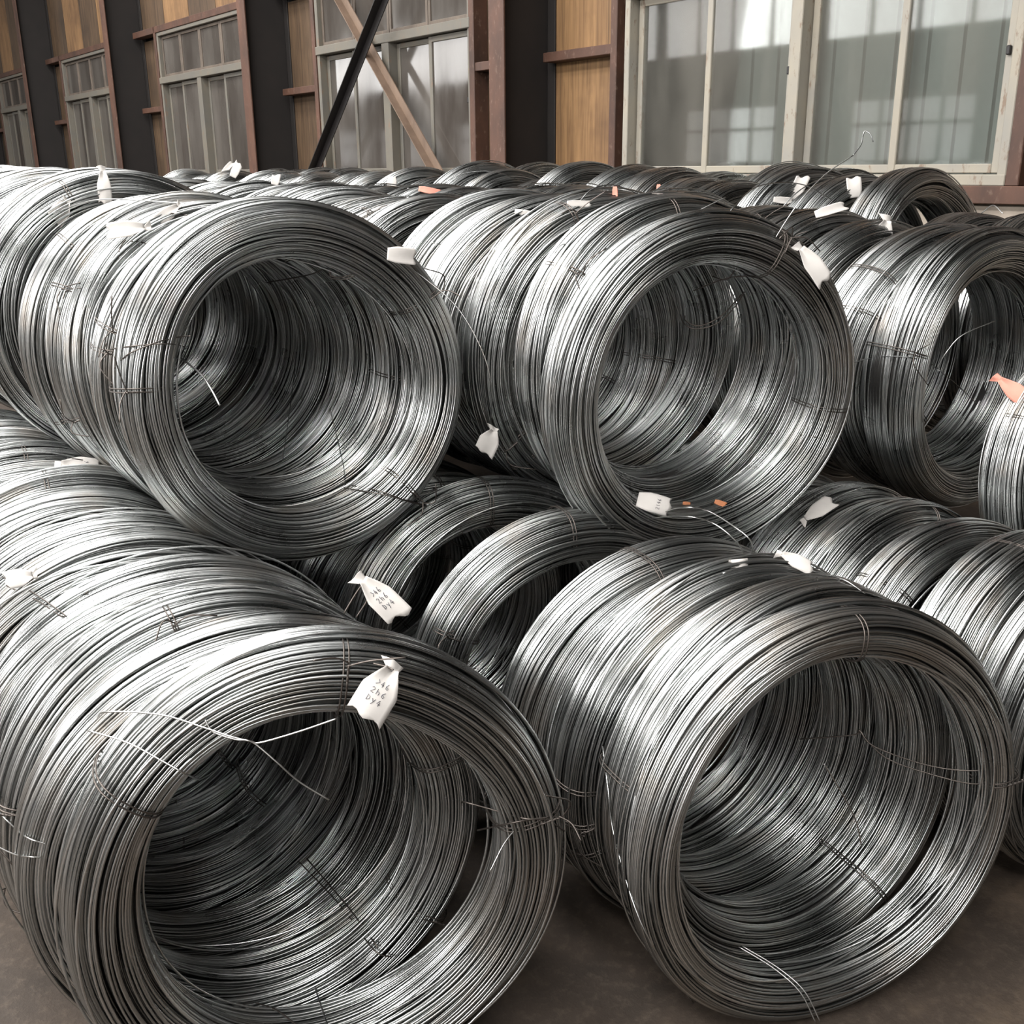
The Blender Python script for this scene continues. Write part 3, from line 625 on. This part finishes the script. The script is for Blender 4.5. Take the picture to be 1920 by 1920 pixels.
('U2',2,'g',[[-0.2604,-0.0342,0.243],[-0.2446,-0.0312,0.2847],[-0.2018,-0.0322,0.3202],[-0.1328,-0.0402,0.3366]]),
('U3',13,'g',[[0.1215,-0.035,0.3443],[0.2193,-0.059,0.3515],[0.322,-0.1189,0.3194],[0.4157,-0.1663,0.2418]]),
('U1',3,'b',[[-0.2988,0.2499,0.3089],[-0.2332,-0.0455,0.3374],[-0.1105,-0.1339,0.3383],[0.0118,-0.2125,0.3316],[0.0995,-0.0964,0.3293]]),
('U1',2,'d',[[-0.1393,-0.0788,0.3288],[-0.1569,-0.084,0.3173],[-0.1684,-0.0839,0.2984]]),
('U1',2,'d',[[-0.1321,-0.089,0.324],[-0.1078,-0.0902,0.3129],[-0.123,-0.2506,0.297]]),
('U1',2,'d',[[-0.0302,-0.0819,0.3515],[-0.0032,-0.078,0.3412],[-0.0228,-0.2401,0.3302]]),
('U2',0,'g',[[0.0375,-0.0142,0.368],[0.1561,0.0795,0.4099],[0.3034,0.1389,0.4118],[0.4303,0.191,0.3734]]),
('U2',1,'g',[[-0.0772,0.0223,0.359],[-0.0532,0.019,0.364],[-0.0378,-0.0075,0.3461],[-0.0659,-0.0758,0.334]]),
('U2',4,'g',[[-0.1473,-0.0737,-0.3121],[-0.1506,-0.1006,-0.2657],[-0.1281,-0.2437,-0.2609]]),
('U2',0,'b',[[-0.0286,0.0407,0.3561],[0.003,0.0326,0.3716],[0.0519,0.0334,0.3917]]),
('U3',0,'b',[[-0.0007,0.0271,0.399],[-0.0183,-0.0157,0.42],[-0.048,-0.0657,0.4031]]),
('U1',2,'d',[[-0.2479,-0.012,0.2726],[-0.2631,0.1223,0.2633],[-0.2841,0.1361,0.2456],[-0.2957,0.1149,0.2133]]),
('U1',2,'d',[[-0.2553,-0.0312,0.2638],[-0.2614,0.1134,0.2568],[-0.2755,0.1146,0.2432]]),
('A',0,'d',[[0.0908,0.0272,0.4239],[0.0789,0.0296,0.4088],[0.06,0.0303,0.3808]]),
('A',0,'d',[[0.0885,0.0275,0.4225],[0.0941,0.0232,0.4026],[0.0759,0.0238,0.3746]]),
('A',0,'d',[[0.1067,-0.081,0.3339],[0.0989,-0.0737,0.3367],[0.0828,-0.0639,0.3397]]),
]
#DATA1
GLYPH = {'1': [[(.5, 1), (.5, 0)]], '2': [[(.1, .8), (.5, 1), (.9, .75), (.1, 0), (.9, 0)]], '4': [[(.6, 1), (.05, .35), (.95, .35)], [(.65, .7), (.6, 0)]], '6': [[(.8, 1), (.2, .5), (.2, .1), (.7, 0), (.85, .3), (.25, .45)]],
         '8': [[(.5, .55), (.15, .8), (.5, 1), (.85, .8), (.15, .25), (.5, 0), (.85, .25), (.5, .55)]], '9': [[(.8, .7), (.4, .55), (.2, .8), (.5, 1), (.8, .8), (.65, 0)]], '>': [[(.1, 1), (.9, .5), (.1, .1)]], '-': [[(.1, .5), (.9, .5)]], 'h': [[(.15, 1), (.15, 0)], [(.15, .5), (.6, .6), (.8, .4), (.75, 0)]],
         'D': [[(.2, 0), (.2, 1), (.8, .7), (.85, .3), (.2, 0)]], 'y': [[(.1, .7), (.5, .25)], [(.9, .75), (.3, -.3)]], ' ': []}
TEXTS = {3: ['>46', '2h6', 'Dy4'], 1: ['2146']}
tag_rng = random.Random(3)
TAGLAB = []
def paper_tag(par, pos, u, v, w, h, style, pink, text):
    u = Vector(u); v = Vector(v); x = u.cross(v).normalized(); v = x.cross(u).normalized()
    nx, ny = 8, 14; ph = tag_rng.uniform(0, 6); curl = tag_rng.uniform(.04, .12) * h; skew = tag_rng.uniform(-.12, .12)
    def prof(t):
        if style == 'flat': return .75 + .25 * min(1, t * 3)
        if style == 'roll': return 1.
        return .34 + .66 * min(1, max(0, (t - .04) / .4)) ** .8
    def P(a, t):                                     # a -1..1 across, t 0..1 along
        ww = w / 2 * prof(t); zz = curl * math.sin(t * 2.6 + ph * .1) + .10 * w * math.sin(a * 2.2 + ph) * t
        if style == 'twist': zz += (1 - min(1, t / .4)) * .25 * w * abs(a)
        xx = a * ww
        if style == 'roll': xx = ww * math.sin(a * 2.0); zz = ww * (math.cos(a * 2.0) - .4)
        end = h * (t + skew * a * t * t + (.05 * math.sin(a * 5 + ph) if t > .95 else 0))
        return (xx, end, zz)
    V, F = [], []
    def sheet(fn):
        b = len(V)
        for j in range(ny + 1):
            for i in range(nx + 1): V.append(fn(i / nx * 2 - 1, j / ny))
        for j in range(ny):
            for i in range(nx):
                q = b + j * (nx + 1) + i; F.append((q, q + 1, q + nx + 2, q + nx + 1))
    sheet(P)
    if style == 'twist':                             # short flared end on the other side of the twist
        sheet(lambda a, t: (a * w * (.17 + .16 * t) + .12 * w * t, -h * .17 * t, .12 * w * math.sin(a * 3 + ph) * t + .002))
    me = bpy.data.meshes.new('paper_tag'); me.from_pydata(V, [], F); me.polygons.foreach_set('use_smooth', [True] * len(F))
    o = obj('paper_tag', me, (None, m_pink, m_scrap)[pink] if pink else m_paper, par)
    sd = o.modifiers.new('thickness', 'SOLIDIFY'); sd.thickness = .0005
    M = Matrix.Identity(4)
    for i in range(3): M[i][0] = x[i]; M[i][1] = u[i]; M[i][2] = v[i]; M[i][3] = pos[i]
    o.matrix_local = M
    o['label'] = ('', 'pink paper tag', 'rust-orange scrap')[pink] if pink else ('white paper tag with handwriting' if text else 'white paper tag')
    if text:
        paths = []; L = TEXTS[text]; n = len(L)
        for li, tx in enumerate(L):
            t0 = .50 + (li + .5 - n / 2) * .17 if n > 1 else .62; cw = .30
            for ci, ch in enumerate(tx):
                for st in GLYPH[ch]:
                    pts = []
                    for (gx, gy) in st:
                        a = (ci - len(tx) / 2 + gx * .7 + .15) * cw; t = t0 + (1 - gy) * .11 - .05
                        px, py, pz = P(-a * 1.0, t); pts.append((px, py, pz + .0008))
                    if len(pts) > 1: paths.append(np.array(pts))
        hw_ = obj('handwriting', tubes_mesh('handwriting', paths, .00038, 4), m_ink, o); hw_['label'] = 'grey handwritten figures'
    return o
for (row, i, pos, u, v, w, h, style, pink, text) in TAGS:
    paper_tag(COILS[row][i], pos, u, v, w, h, style, pink, text)
KIND = {'b': (m_bright, .0012), 'B': (m_bright, .0021), 'd': (m_tie, .0013), 'g': (m_wire, .0012)}
for (row, i, k, q) in LOOSE:
    mt, r = KIND[k]; me = tubes_mesh('loose_wire', [spline(q, 8)], r, 6); obj('loose_wire', me, mt, COILS[row][i])
